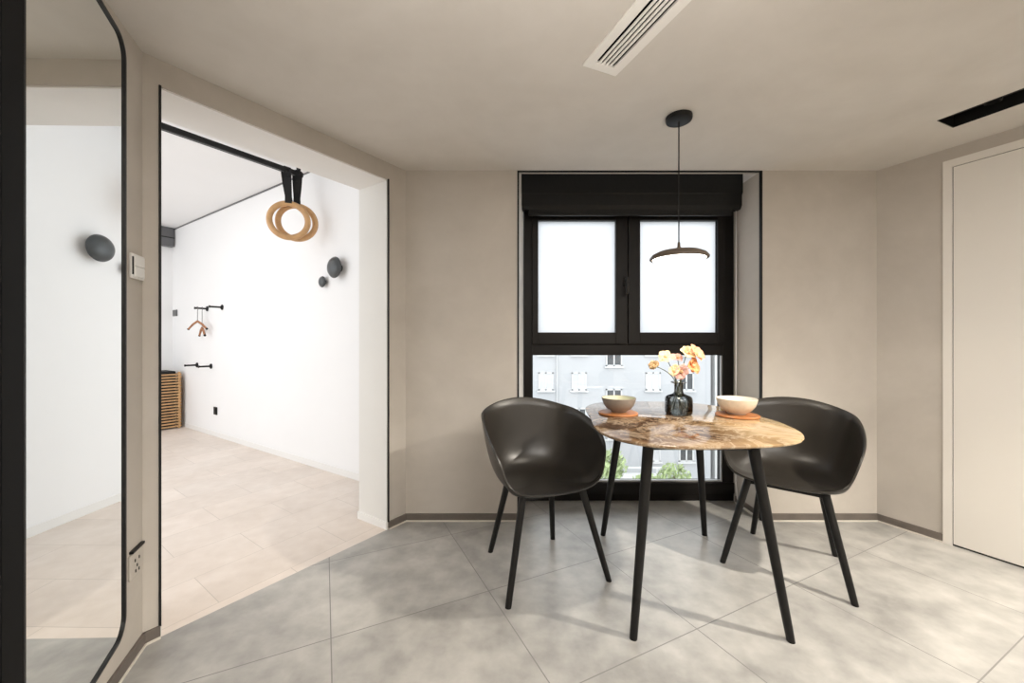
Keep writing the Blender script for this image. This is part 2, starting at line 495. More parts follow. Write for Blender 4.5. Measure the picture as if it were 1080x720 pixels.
# blind cassette across the head of the recess
bl = thing('roller_blind', 'black roller blind cassette across the head of the dark framed window', 'roller blind', ((WX0 + WX1) / 2, 2.62, 1.98))
BX0, BX1 = WX0 + .024 - bl.location.x, WX1 - .001 - bl.location.x
bm = new_bm()
pts = [(-.022, .28), (-.022, .125), (-.012, .115), (-.012, .045), (0.005, .022), (.055, .022), (.075, .28)]
a = [bm.verts.new((BX0, y, z)) for y, z in pts]; b = [bm.verts.new((BX1, y, z)) for y, z in pts]
bm.faces.new(a[::-1]); bm.faces.new(b)
for i in range(len(pts)): bm.faces.new((a[i], a[(i + 1) % len(pts)], b[(i + 1) % len(pts)], b[i]))
obj('cassette', bm, M['black'], bl)
bm = new_bm(); lohi(bm, (BX0 + .05, .005, -.005), (BX1 - .06, .009, .03)); obj('blind_fabric', bm, M['blind'], bl)
bm = new_bm(); lohi(bm, (BX0 + .05, -.002, -.022), (BX1 - .06, .016, -.002), .004); obj('bottom_bar', bm, M['black'], bl)

cord = new_bm()
cx = WX1 - .014
tube(cord, [(cx, 2.655, 2.0), (cx, 2.655, .30), (cx - .004, 2.65, .14), (cx - .006, 2.63, .05), (cx + .000, 2.60, .012), (cx + .003, 2.54, .012), (cx + .003, 2.46, .012)], .0045, 8)
bmesh.ops.translate(cord, vec=-bl.location, verts=cord.verts[:])
cd = obj('pull_cord', cord, M['sign_cord'], bl, smooth=True)
cd['label'] = 'thin white cord'

# ------------------------------------------------------------------ door in the right wall
_, DL = line_at_u(CR, rd, 1005.6)
dr = tag(bpy.data.objects.new('door_1', None), 'off-white flush door in the right wall', kind='structure'); COL.objects.link(dr)
DZ = 2.100; DW = .036; DLn = .82
bm = new_bm()
def wall_box(bm, s0, s1, z0, z1, p0, p1):
    a = DP + rd * s0; b = DP + rd * s1
    prism(bm, [a + rn * p0, b + rn * p0, b + rn * p1, a + rn * p1], z0, z1)
wall_box(bm, 0, DW, 0, DZ, -.02, .008); wall_box(bm, DW, DW + DLn, DZ - .040, DZ, -.02, .008); wall_box(bm, DW + DLn, DLn + 2 * DW, 0, DZ, -.02, .008)
obj('door_frame', bm, M['door'], dr)
bm = new_bm(); wall_box(bm, DW, DW + DLn, 0, DZ - .04, -.02, .0005); obj('shadow_gap', bm, M['door_gap'], dr)
bm = new_bm(); wall_box(bm, DW + .0035, DW + DLn - .0035, .010, DZ - .0435, 0.0, .006); obj('door_leaf', bm, M['door'], dr)

# ------------------------------------------------------------------ air outlet in the ceiling
av = frame_thing('air_vent', 'long white slotted air vent set in the beige ceiling', 'air vent', VA + V(0, 0, ZC), vd, vw, V(0, 0, 1))
bm = new_bm(); bw = .037
lohi(bm, (0, 0, -.006), (VL, bw, .004), .002); lohi(bm, (0, VW - bw, -.006), (VL, VW, .004), .002)
lohi(bm, (0, bw - .001, -.006), (bw, VW - bw + .001, .004), .002); lohi(bm, (VL - bw, bw - .001, -.006), (VL, VW - bw + .001, .004), .002)
obj('vent_frame', bm, M['vent'], av)
bm = new_bm(); lohi(bm, (bw - .008, bw - .008, .07), (VL - bw + .008, VW - bw + .008, .08))
for y in (bw - .0085, VW - bw + .0065): lohi(bm, (bw - .008, y, .005), (VL - bw + .008, y + .002, .07))
for x in (bw - .008, VL - bw + .006): lohi(bm, (x, bw - .008, .005), (x + .002, VW - bw + .008, .07))
obj('duct', bm, plain('duct black', (.004, .004, .004), .9, spec=.1), av)
gap = (VW - 2 * bw) / 5
bm = new_bm()
for i in range(4):
    y = bw + gap * (i + 1); lohi(bm, (bw - .001, y - .0045, -.005), (VL - bw + .001, y + .0045, .0), .001)
obj('vent_slats', bm, M['vent'], av)

# ------------------------------------------------------------------ black recessed lighting trough
tr = frame_thing('recessed_track_light', 'black recessed light trough in the ceiling above the white door', 'track light', TA + V(0, 0, ZC), td, tw, V(0, 0, 1))
bm = new_bm(); th = .004
lohi(bm, (0, 0, .070), (TL, TW, .074))
lohi(bm, (0, 0, -.001), (TL, th, .070)); lohi(bm, (0, TW - th, -.001), (TL, TW, .070))
lohi(bm, (0, th, -.001), (th, TW - th, .070)); lohi(bm, (TL - th, th, -.001), (TL, TW - th, .070))
obj('housing', bm, M['black'], tr)
bm = new_bm(); lohi(bm, (.01, .100, .040), (TL - .01, .118, .070), .002); obj('track', bm, M['frame_black'], tr)
for x in (.16, .38, .62, .95, 1.3):
    bm = new_bm(); lathe(bm, [(0, .062), (.026, .062), (.028, .058), (.028, .012), (.024, .010), (.021, .03), (0, .034)], 24, (x, .055, 0))
    sp = obj('spotlight', bm, M['black'], tr, smooth=True, auto=40)
    bm = new_bm(); box(bm, (x, .088, .052), (.03, .030, .012), .002); obj('bracket', bm, M['black'], sp)

# ------------------------------------------------------------------ mirror wall
MIR_A = math.radians(5.7); MST = .070
md_ = Matrix.Rotation(MIR_A, 3, 'Z') @ ld; mn_ = Matrix.Rotation(MIR_A, 3, 'Z') @ ln
m_s, MR = line_at_u(CL + ln * (MST + .011), ld, 133.5)
MR = MR - ln * .011
pp = CL + ln * .137; _, PA = line_at_u(pp, ld, 24.5); _, PB = line_at_u(pp, ld, 2.0)
ML = (PA - ln * .137 - MR).dot(ld) - .012
MZ0 = z_at(668, MR.y); MZ1 = z_at(43, MR.y)
mir = frame_thing('wall_mirror', 'tall mirror with a thin black rounded frame beside the wide opening', 'mirror', MR + V(0, 0, (MZ0 + MZ1) / 2), -md_, V(0, 0, 1), mn_)
hh = MZ1 - MZ0
out = rrect(ML, hh, .06, 8); inn = rrect(ML - .014, hh - .014, .053, 8)
bm = new_bm()
def lay(pts, z): return [bm.verts.new((p[0] - ML / 2, p[1], z)) for p in pts]
a, b, c, d = lay(out, -.03), lay(out, .011), lay(inn, .011), lay(inn, -.03)
n = len(out)
for i in range(n):
    j = (i + 1) % n
    for p, q in ((a, b), (b, c), (c, d)): bm.faces.new((p[i], p[j], q[j], q[i]))
obj('mirror_frame', bm, M['black'], mir)
bm = new_bm(); prism(bm, [(p[0] - ML / 2, p[1]) for p in rrect(ML - .012, hh - .012, .054, 8)], -.002, .006)
obj('mirror_glass', bm, M['mirror'], mir)

# tall black panel at the picture's edge
bm = new_bm(); prism(bm, [PA, PB, PB - ln * .136, PA - ln * .136], 0, ZC - .002)
bmesh.ops.translate(bm, vec=-PA, verts=bm.verts[:])
o = obj('tall_panel', bm, plain('matt black lacquer', (.003, .003, .003), .6, spec=.15)); o.location = PA
tag(o, 'tall black upright panel standing floor to ceiling at the near edge of the mirror', 'panel')

# light switch and socket between mirror and corner
def wall_plate(name, label, cat, u, v, w, h, par=None):
    s, p = line_at_u(CL, ld, u); p.z = z_at(v, p.y)
    return frame_thing(name, label, cat, p, -ld, V(0, 0, 1), ln)
sw = wall_plate('light_switch', 'white light switch on the wall between mirror and opening', 'light switch', 142.5, 281.5, 0, 0)
bm = new_bm(); box(bm, (0, 0, .005), (.086, .086, .010), .003); obj('plate', bm, M['white_plastic'], sw)
for y in (-.0195, .0195):
    bm = new_bm(); box(bm, (0, y, .011), (.068, .036, .007), .002); obj('rocker', bm, M['white_plastic'], sw)
bm = new_bm(); box(bm, (-.040, .0, .0105), (.006, .062, .003), .0005); obj('indicator_slot', bm, M['black'], sw)
so = wall_plate('wall_socket', 'pale wall socket under a black strip low on the wall beside the mirror', 'socket', 141.5, 594, 0, 0)
bm = new_bm(); box(bm, (0, 0, .004), (.086, .086, .008), .003); obj('plate', bm, M['wall'], so)
bm = new_bm()
for x, y in ((.014, .016), (-.014, .016), (.0, -.006), (-.010, -.022), (.012, -.024)):
    box(bm, (x, y, .0085), (.005, .010, .002))
obj('pin_holes', bm, M['black'], so)
bm = new_bm(); box(bm, (.006, .052, .006), (.082, .009, .012), .001); obj('cover_strip', bm, M['black'], so)

# ------------------------------------------------------------------ pendant lamp
PX, PY = (716 - 540) / F * 1.83, 1.83
pd = thing('pendant_lamp', 'slim bronze disc pendant lamp hanging over the marble table', 'pendant lamp', (PX, PY, ZC))
bm = new_bm(); lathe(bm, [(0, -.024), (.050, -.024), (.057, -.020), (.059, -.012), (.059, -.0005), (0, -.0005)], 48)
obj('canopy', bm, M['black'], pd, smooth=True, auto=40)
SZ = z_at(262, PY) - ZC
bm = new_bm(); tube(bm, [(0, 0, -.02), (0, 0, SZ + .02)], .003, 8); obj('cord', bm, M['black'], pd, smooth=True)
bm = new_bm()
R_ = .131
lathe(bm, [(0, SZ + .030), (.006, SZ + .029), (.007, SZ + .008), (.014, SZ + .001), (.055, SZ - .008), (.095, SZ - .017), (.120, SZ - .029), (R_, SZ - .043), (R_ - .001, SZ - .049), (.120, SZ - .052), (.116, SZ - .048), (.110, SZ - .043)], 64)
obj('lamp_shade', bm, M['pendant'], pd, smooth=True, auto=50)
bm = new_bm(); lathe(bm, [(.1165, SZ - .048), (.113, SZ - .055), (.09, SZ - .060), (.05, SZ - .063), (0, SZ - .064)], 64)
obj('diffuser', bm, M['lamp_glow'], pd, smooth=True)

# ------------------------------------------------------------------ table
def marble():
    m, nt, b = mat('brown marble')
    tc = objcoord(nt)
    w = noise(nt, 2.2, 8, .6, tc, 1.6)
    v1 = nt.nodes.new('ShaderNodeTexNoise'); v1.inputs['Scale'].default_value = 4.0; v1.inputs['Detail'].default_value = 9; v1.inputs['Roughness'].default_value = .68; v1.inputs['Distortion'].default_value = 2.2
    nt.links.new(tc, v1.inputs['Vector'])
    base = ramp(nt, w, [(.30, (.030, .016, .009)), (.44, (.085, .045, .024)), (.56, (.19, .115, .062)), (.74, (.36, .25, .15))])
    vein = ramp(nt, v1.outputs['Fac'], [(.455, (0, 0, 0)), (.495, (1, 1, 1)), (.505, (1, 1, 1)), (.545, (0, 0, 0))])
    # warm light painted into the slab: paler and more golden towards one end
    sx = nt.nodes.new('ShaderNodeSeparateXYZ'); nt.links.new(tc, sx.inputs[0])
    mr = nt.nodes.new('ShaderNodeMapRange'); nt.links.new(sx.outputs[0], mr.inputs[0])
    mr.inputs[1].default_value = -.02; mr.inputs[2].default_value = .38
    ad = nt.nodes.new('ShaderNodeMath'); ad.operation = 'MULTIPLY_ADD'; nt.links.new(w, ad.inputs[0]); ad.inputs[1].default_value = .9; 
    nt.links.new(mr.outputs[0], ad.inputs[2])
    sub = nt.nodes.new('ShaderNodeMath'); sub.operation = 'SUBTRACT'; sub.use_clamp = True; nt.links.new(ad.outputs[0], sub.inputs[0]); sub.inputs[1].default_value = .45
    lit_gold = ramp(nt, v1.outputs['Fac'], [(.3, (.34, .20, .08)), (.5, (.56, .39, .19)), (.62, (.64, .49, .29))])
    c = mixrgb(nt, sub.outputs[0], base, lit_gold)
    fv = nt.nodes.new('ShaderNodeMath'); fv.operation = 'MULTIPLY'; nt.links.new(vein, fv.inputs[0]); fv.inputs[1].default_value = .45
    c = mixrgb(nt, fv.outputs[0], c, (.62, .50, .36))
    nt.links.new(c, b.inputs['Base Color'])
    b.inputs['Roughness'].default_value = .07; b.inputs['IOR'].default_value = 1.55
    return m
M['marble'] = marble()
tb = thing('dining_table', 'dining table with rounded brown marble top and slim black legs by the window', 'table', (.80, 1.88, 0))
FC = [0.497, -0.0068, 0.0045, -0.0517, 0.0148, 0.0117, -0.0107, -0.026, 0.0012, 0.0011, -0.001, 0.0067, -0.0023]
def tab_r(a):
    r = FC[0]
    for k_ in range(1, 7): r += FC[2 * k_ - 1] * math.cos(k_ * a) + FC[2 * k_] * math.sin(k_ * a)
    return r
bm = new_bm(); NT = 160; rings = []
for dr_, z in ((-.045, .716), (-.006, .727), (-.001, .731), (0.0, .735), (-.0015, .739), (-.004, .740)):
    rings.append([bm.verts.new(((tab_r(2 * math.pi * i / NT) + dr_) * math.cos(2 * math.pi * i / NT), (tab_r(2 * math.pi * i / NT) + dr_) * math.sin(2 * math.pi * i / NT), z)) for i in range(NT)])
bm.faces.new(rings[0][::-1]); bm.faces.new(rings[-1])
for a, b in zip(rings, rings[1:]):
    for i in range(NT): bm.faces.new((a[i], a[(i + 1) % NT], b[(i + 1) % NT], b[i]))
obj('tabletop', bm, M['marble'], tb, smooth=True, auto=30)
legs = [((.454, 1.454), (.545, 1.550)), ((1.033, 1.440), (.955, 1.545)), ((.522, 2.231), (.598, 2.125)), ((1.105, 2.231), (1.015, 2.125))]
for (fx_, fy_), (tx, ty) in legs:
    bm = new_bm()
    f3, t3 = V(fx_ - .80, fy_ - 1.88, 0), V(tx - .80, ty - 1.88, .712)
    n_ = 10
    tube(bm, [f3.lerp(t3, i / n_) for i in range(n_ + 1)], [.0145 + .0075 * (i / n_) for i in range(n_ + 1)], 20)
    for v_ in bm.verts:                                              # feet cut level
        if v_.co.z < .03 and (v_.co - f3).length < .03: v_.co.z = 0.0
    obj('leg', bm, M['leg'], tb, smooth=True, auto=45)
bm = new_bm()
C4 = [V(t[0] - .80, t[1] - 1.88, 0) for _, t in legs]
for a, b in ((0, 1), (2, 3), (0, 2), (1, 3)):
    A_, B_ = C4[a], C4[b]; d_ = (B_ - A_); L_ = d_.length
    box(bm, ((A_ + B_) / 2 + V(0, 0, .700)), (L_, .030, .034), .003, None) if False else None
    r_ = Matrix.Rotation(ang(d_), 3, 'Z')
    vs = box(bm, (0, 0, 0), (L_, .032, .034), .003, r_); bmesh.ops.translate(bm, vec=(A_ + B_) / 2 + V(0, 0, .6985), verts=vs)
obj('underframe', bm, M['leg'], tb)

# ------------------------------------------------------------------ chairs
ca = [0.3124, -0.0018, 0.0389, 0.0031, 0.0105, 0.0009]
cb = [0.0173, 0.243, -0.0513, -0.0045, 0.0079, 0.0076, -0.0016]
cc = [0.6382, -0.1727, -0.0284, -0.002, 0.0068, -0.0019, 0.0035]
def rim(t):
    x = sum(ca[k_] * math.sin((k_ + 1) * t) for k_ in range(6))
    y = sum(cb[k_] * math.cos(k_ * t) for k_ in range(7)); z = sum(cc[k_] * math.cos(k_ * t) for k_ in range(7))
    return V(x, y, z)
def shell_bm(NTh=120, NR=30):
    bm = new_bm()
    C0 = V(0, 0.0, .428)
    cols = []
    ctr = bm.verts.new(C0)
    for i in range(NTh):
        t = 2 * math.pi * i / NTh
        R = rim(t)
        wall = min(1, max(0, (R.z - .443) / .18))
        kx = .93 - .10 * wall
        front = max(0, math.cos(t)) ** 2
        Fp = V(R.x * kx, R.y * kx, .428 + .010 * front * (1 - wall) + .012 * wall)
        Pc = [C0, C0.lerp(Fp, .55), Fp.lerp(C0, .06), Fp, R]
        Pc[1].z = C0.z - .002
        pts = []
        for j in range(1, NR + 1):
            s = j / NR
            q = [p.copy() for p in Pc]
            while len(q) > 1: q = [q[a_].lerp(q[a_ + 1], s) for a_ in range(len(q) - 1)]
            pts.append(bm.verts.new(q[0]))
        cols.append(pts)
    for i in range(NTh):
        a, b = cols[i], cols[(i + 1) % NTh]
        bm.faces.new((ctr, a[0], b[0]))
        for j in range(NR - 1): bm.faces.new((a[j], a[j + 1], b[j + 1], b[j]))
    bm.normal_update()
    # thickness: an outer skin offset downwards/outwards and a rounded lip
    bmesh.ops.recalc_face_normals(bm, faces=bm.faces[:])
    bm.normal_update()
    if ctr.normal.z < 0:
        for f_ in bm.faces: f_.normal_flip()
        bm.normal_update()
    allv = list(bm.verts); off = {}
    for v_ in allv: off[v_] = bm.verts.new(v_.co - v_.normal * .0085)
    for f_ in list(bm.faces): bm.faces.new([off[v_] for v_ in reversed(f_.verts)])
    lip = []
    for i in range(NTh):
        v_ = cols[i][-1]; o_ = off[v_]
        outd = (cols[i][-1].co - cols[i][-2].co).normalized()
        lip.append(bm.verts.new((v_.co + o_.co) / 2 + outd * .0035))
    for i in range(NTh):
        j = (i + 1) % NTh
        bm.faces.new((cols[i][-1], lip[i], lip[j], cols[j][-1]))
        bm.faces.new((lip[i], off[cols[i][-1]], off[cols[j][-1]], lip[j]))
    return bm
def make_chair(label):
    t = thing('armchair', label, 'chair', group='black shell armchairs at the marble table')
    obj('shell', shell_bm(), M['shell'], t, smooth=True, auto=60)
    for sx in (-1, 1):
        for (fx_, fy_), (tx, ty, tz) in (((.250, .213), (.150, .135, .425)), ((.184, -.224), (.118, -.118, .428))):
            bm = new_bm()
            f3, t3 = V(sx * fx_, fy_, 0), V(sx * tx, ty, tz)
            tube(bm, [f3.lerp(t3, i / 8) for i in range(9)], [.0135 + .0035 * i / 8 for i in range(9)], 18)
            for v_ in bm.verts:
                if (v_.co - f3).length < .02 and v_.co.z < .02: v_.co.z = 0.0
            obj('leg', bm, M['leg'], t, smooth=True, auto=45)
    bm = new_bm()
    for (x0, y0), (x1, y1) in (((-.147, .132), (.147, .132)), ((-.118, -.118), (.118, -.118)), ((-.12, .13), (-.105, -.118)), ((.12, .13), (.105, -.118))):
        A_, B_ = V(x0, y0, .409), V(x1, y1, .409); d_ = B_ - A_
        vs = box(bm, (0, 0, 0), (d_.length, .026, .016), .002, Matrix.Rotation(ang(d_), 3, 'Z')); bmesh.ops.translate(bm, vec=(A_ + B_) / 2, verts=vs)
    obj('seat_frame', bm, M['leg'], t)
    return t
def copy_tree(o, parent=None):
    c = o.copy(); COL.objects.link(c)
    if parent is not None: c.parent = parent
    for ch in list(o.children): copy_tree(ch, c)
    return c
ch1 = make_chair('black shell armchair at the mirror side of the marble table, back to the window')
ch1.location = (.1393, 1.9123, 0); ch1.rotation_euler = (0, 0, -1.1982 - math.pi / 2)
ch2 = copy_tree(ch1); ch2['label'] = 'black shell armchair at the white-door side of the marble table, partly behind it'
ch2.location = (1.3896, 1.9597, 0); ch2.rotation_euler = (0, 0, -2.2706 - math.pi / 2)

# ------------------------------------------------------------------ things on the table
ZTT = .7402
M['coaster'] = plain('orange stained wood', (.40, .155, .05), .4, var=.2, scale=25)
def make_coaster(x, y, label):
    bm = new_bm(); lathe(bm, [(0, 0), (.094, 0), (.098, .003), (.098, .008), (.095, .011), (0, .011)], 56)
    o = obj('coaster', bm, M['coaster'], smooth=True, auto=40); o.location = (x, y, ZTT)
    return tag(o, label, 'coaster', 'round orange coasters under the bowls')
def make_bowl(x, y, r, h, m_out, m_in, label):
    t = thing('bowl', label, 'bowl', (x, y, ZTT + .0112), group='stoneware bowls on the marble table')
    bm = new_bm()
    P_ = [(0, .004), (.030, .004), (.031, 0), (.036, 0), (.040, .006), (.062, .020), (.076, .040), (.083, .062), (.0845, .072), (.083, .0735), (.0815, .072)]
    lathe(bm, [(p[0] * r / .0845, p[1] * h / .0735) for p in P_], 64)
    obj('bowl_body', bm, m_out, t, smooth=True, auto=50)
    bm = new_bm()
    P_ = [(.0815, .072), (.080, .062), (.073, .041), (.059, .023), (.038, .011), (0, .009)]
    lathe(bm, [(p[0] * r / .0845, p[1] * h / .0735) for p in P_], 64)
    obj('bowl_inside', bm, m_in, t, smooth=True)
    return t
make_coaster(.541, 1.985, 'round orange coaster under the taupe bowl')
make_coaster(1.115, 1.925, 'round orange coaster under the cream bowl')
make_bowl(.545, 1.985, .085, .0735, M['taupe'], M['pale_green'], 'taupe stoneware bowl with pale green inside, on the mirror side of the vase')
make_bowl(1.115, 1.93, .091, .078, M['cream'], M['cream_in'], 'cream stoneware bowl on the coaster nearest the white door')

VX, VY = .851, 1.985
vs_ = thing('vase', 'smoked grey glass bottle vase holding pale flowers on the marble table', 'vase', (VX, VY, ZTT))
Pv = [(0, .004), (.050, .004), (.058, .0), (.064, .005), (.066, .014), (.066, .076), (.063, .086), (.054, .094), (.036, .100), (.025, .106), (.0215, .114), (.0215, .150), (.024, .156), (.037, .160), (.038, .162), (.037, .164), (.022, .163), (.0185, .158)]
bm = new_bm(); lathe(bm, Pv, 56); obj('vase_body', bm, M['smoke'], vs_, smooth=True, auto=50)
Pi = [(.0185, .158), (.018, .112), (.022, .103), (.034, .0965), (.051, .0905), (.059, .083), (.062, .074), (.062, .014), (.058, .009), (0, .009)]
bm = new_bm(); lathe(bm, Pi, 56); obj('vase_inside', bm, M['smoke'], vs_, smooth=True, auto=50)
bm = new_bm(); lathe(bm, [(0, .012), (.058, .012), (.0605, .016), (.0605, .070), (0, .070)], 48); obj('water', bm, M['water'], vs_, smooth=True, auto=50)

def petal_mat(name, a, b_):
    m, nt, b = mat(name)
    f_ = noise(nt, 60, 3, .5, objcoord(nt)); nt.links.new(ramp(nt, f_, [(.3, a), (.7, b_)]), b.inputs['Base Color'])
    b.inputs['Roughness'].default_value = .65
    b.inputs['Subsurface Weight'].default_value = .15; b.inputs['Subsurface Radius'].default_value = (.01, .006, .004)
    return m
PM = {'straw': petal_mat('straw petals', (.60, .40, .20), (.74, .56, .34)), 'peach': petal_mat('peach petals', (.76, .34, .18), (.84, .52, .34)),
      'orange': petal_mat('orange petals', (.72, .24, .07), (.82, .40, .18)), 'pink': petal_mat('pink petals', (.74, .38, .33), (.82, .54, .47)),
      'cream': petal_mat('cream petals', (.74, .54, .28), (.84, .70, .46))}
def flower(u, v, dy, size, npet, kind, label, cup=.5, seed=0):
    rnd = random.Random(seed)
    Y = VY + dy
    head = V((u - 540) / F * Y - VX, dy, z_at(v, Y) - ZTT)
    t = thing('flower', label, 'flower', (VX, VY, ZTT), group='flowers in the smoked glass vase')
    a0 = rnd.uniform(0, 6.28)
    foot = V(-head.x * .45 + .01 * math.cos(a0), -.3 * dy + .01 * math.sin(a0), .016)
    neck = V(.007 * (1 if head.x > 0 else -1) + .004 * math.cos(a0), .006 * math.sin(a0), .150)
    bm = new_bm()
    pts = []
    for i in range(15):
        s = i / 14
        pts.append(foot.lerp(neck, s / .55) if s < .55 else (lambda q: (neck * (1 - q) ** 2 + (neck + (neck - foot).normalized() * .05 + V(0, 0, .02)) * 2 * q * (1 - q) + head * q * q))((s - .55) / .45))
    tube(bm, pts, .0021, 7); obj('stem', bm, M['stem'], t, smooth=True)
    d = (pts[-1] - pts[-2]).normalized(); d = (d + V(rnd.uniform(-.4, .4), -1.1, rnd.uniform(-.2, .2))).normalized()
    ax = axis_to(d)
    bm = new_bm()
    for i in range(npet):
        a = 2 * math.pi * i / npet + rnd.uniform(-.2, .2); L = size * rnd.uniform(.85, 1.2); w = L * rnd.uniform(.36, .5); cu = cup * rnd.uniform(.6, 1.3)
        grid = []
        for p in range(7):
            s = p / 6; row = []
            hw = w * math.sin(math.pi * (.08 + .88 * s ** .8)) * .9 + .0006
            for q in (-1, -.5, 0, .5, 1):
                r_ = L * s * math.cos(cu * s); z_ = L * s * math.sin(cu * (1.15 - .7 * s)) + .25 * hw * (q * q) + rnd.uniform(-.0008, .0008)
                x_ = r_ * math.cos(a) - hw * q * math.sin(a); y_ = r_ * math.sin(a) + hw * q * math.cos(a)
                row.append(bm.verts.new(head + ax @ V(x_, y_, z_)))
            grid.append(row)
        for p in range(6):
            for q in range(4): bm.faces.new((grid[p][q], grid[p + 1][q], grid[p + 1][q + 1], grid[p][q + 1]))
    pt = obj('petals', bm, PM[kind], t, smooth=True)
    sm = pt.modifiers.new('s', 'SOLIDIFY'); sm.thickness = .0008
    bm = new_bm(); lathe(bm, [(0, -.003), (size * .16, 0), (size * .2, size * .18), (size * .12, size * .34), (0, size * .38)], 14, head, ax)
    obj('flower_center', bm, PM['straw' if kind != 'straw' else 'cream'], t, smooth=True)
fl = [(690.5, 386, .00, .022, 9, 'straw', 'small straw coloured flower leaning furthest to the mirror side of the vase', 1.1),
      (702, 377, .015, .026, 7, 'cream', 'cream and peach flower on the mirror side, high above the vase', .7),
      (710.5, 391, -.02, .022, 6, 'cream', 'low cream flower just above the vase neck on the mirror side', .8),
      (714.5, 378, .03, .021, 5, 'pink', 'thin pink flower in the middle of the bunch', .5),
      (718.5, 392, -.025, .027, 7, 'pink', 'full pale pink flower sitting lowest over the vase neck', .8),
      (724, 373, .01, .031, 6, 'cream', 'tall cream flower at the top of the bunch', .7),
      (733, 374, -.005, .030, 6, 'peach', 'peach flower at the top, on the white-door side of the bunch', .6),
      (729.5, 386, -.015, .029, 7, 'orange', 'orange flower below the tall peach one, on the white-door side', .7)]
for i, a in enumerate(fl): flower(*a[:3], a[3] * 1.8, *a[4:], seed=11 + i)

# ------------------------------------------------------------------ next room: things on the white wall
def knob(u, v, r, label, at=None):
    p = at if at is not None else wall_point(u, v)
    t = frame_thing('coat_hook', label, 'coat hook', p, wd, V(0, 0, 1), wn, group='dark mushroom hooks on the white wall')
    bm = new_bm(); lathe(bm, [(0, .0005), (r * .32, .0005), (r * .32, .008), (r * .22, .014), (r * .22, r * .55)], 28); obj('knob_stem', bm, M['knob'], t, smooth=True, auto=40)
    bm = new_bm(); b0 = r * .5
    lathe(bm, [(0, b0), (r * .7, b0), (r * .95, b0 + r * .06), (r, b0 + r * .14), (r * .96, b0 + r * .24), (r * .82, b0 + r * .40), (r * .6, b0 + r * .53), (r * .3, b0 + r * .61), (0, b0 + r * .63)], 40)
    obj('knob_cap', bm, M['knob'], t, smooth=True, auto=50)
knob(359.5, 283, .088, 'large dark grey mushroom hook on the white wall')
knob(343.5, 297.5, .048, 'small dark grey mushroom hook beside the larger one on the white wall')

def peg(u, v, label):
    p = wall_point(u, v)
    t = frame_thing('coat_peg', label, 'coat peg', p, wd, V(0, 0, 1), wn, group='black rod pegs on the white wall')
    bm = new_bm(); lathe(bm, [(0, .0005), (.030, .0005), (.030, .009), (.025, .013), (0, .013)], 28); obj('flange', bm, M['black'], t, smooth=True, auto=40)
    bm = new_bm(); lathe(bm, [(0, .012), (.0105, .012), (.0105, .120), (.014, .120), (.014, .130), (0, .130)], 16); obj('rod', bm, M['black'], t, smooth=True, auto=40)
    return p
p1 = peg(234.7, 324, 'black rod peg in the upper pair, nearer the wooden rings')
p2 = peg(219.0, 325.5, 'black rod peg in the upper pair that carries the wooden hangers')
peg(223.0, 386, 'black rod peg in the lower pair, nearer the wooden rings')
peg(208.3, 384.8, 'black rod peg in the lower pair, nearer the slatted basket')

M['hanger'] = plain('brown wood', (.36, .16, .075), .45, var=.2, scale=30)
def hanger(along, drop, yaw, half, label):
    p = p2 + wn * along
    t = thing('clothes_hanger', label, 'clothes hanger', (p.x, p.y, p.z), yaw, group='wooden hangers on the rod peg')
    bm = new_bm()
    hk = [(.026 * math.sin(a), 0, .004 + .014 * math.cos(a)) for a in [(-2.2 + 4.2 * i / 12) for i in range(13)]]
    hk = [(x * .6, 0, z) for x, _, z in hk] ; hk = hk[::-1]
    hk = [hk[k_] for k_ in range(len(hk))]
    tube(bm, hk + [(-.012, 0, -.03), (0, 0, -.05), (0, 0, -drop)][0:] if False else [(-.0165, 0, .006), (-.009, 0, .0160), (.004, 0, .0172), (.0150, 0, .009), (.012, 0, -.012), (0, 0, -.03), (0, 0, -drop)], .003, 8)
    obj('hook', bm, M['grey_plastic'], t, smooth=True)
    for s in (-1, 1):
        bm = new_bm()
        tube(bm, [(0, 0, -drop + .006), (s * half * .5, 0, -drop - .030), (s * half, 0, -drop - .085)], [.013, .013, .011], 10, flat=.9)
        obj('hanger_arm', bm, M['hanger'], t, smooth=True, auto=50)
        bm = new_bm(); lathe(bm, [(0, -.002), (.0125, -.002), (.0125, .006), (0, .007)], 14, (s * half, 0, -drop - .085), axis_to((s * half * .5, 0, -.055))); obj('tip', bm, M['black'], t)
hanger(.100, .16, ang(wd) + .25, .155, 'wooden hanger with wide open arms on the rod peg')
hanger(.055, .235, math.radians(-40), .125, 'wooden hanger seen nearly edge-on, hanging lower on the rod peg')

def plate(name, u, v, w, h, label, cat, m, gang):
    p = wall_point(u, v)
    t = frame_thing(name, label, cat, p, wd, V(0, 0, 1), wn)
    bm = new_bm(); box(bm, (0, 0, .0055), (w, h, .010), .003); obj('plate', bm, m, t)
    for i in range(gang):
        bm = new_bm(); g = (w - .016) / gang; box(bm, ((i - (gang - 1) / 2) * g, 0, .0115), (g - .004, h - .018, .004), .001); obj('rocker' if cat != 'socket' else 'socket_face', bm, m, t)
plate('light_switch', 185.2, 330, .15, .085, 'grey double light switch on the white wall by the far corner', 'light switch', M['grey_plastic'], 2)
plate('wall_socket', 227.8, 433, .085, .09, 'black wall socket low on the white wall', 'socket', M['black'], 1)

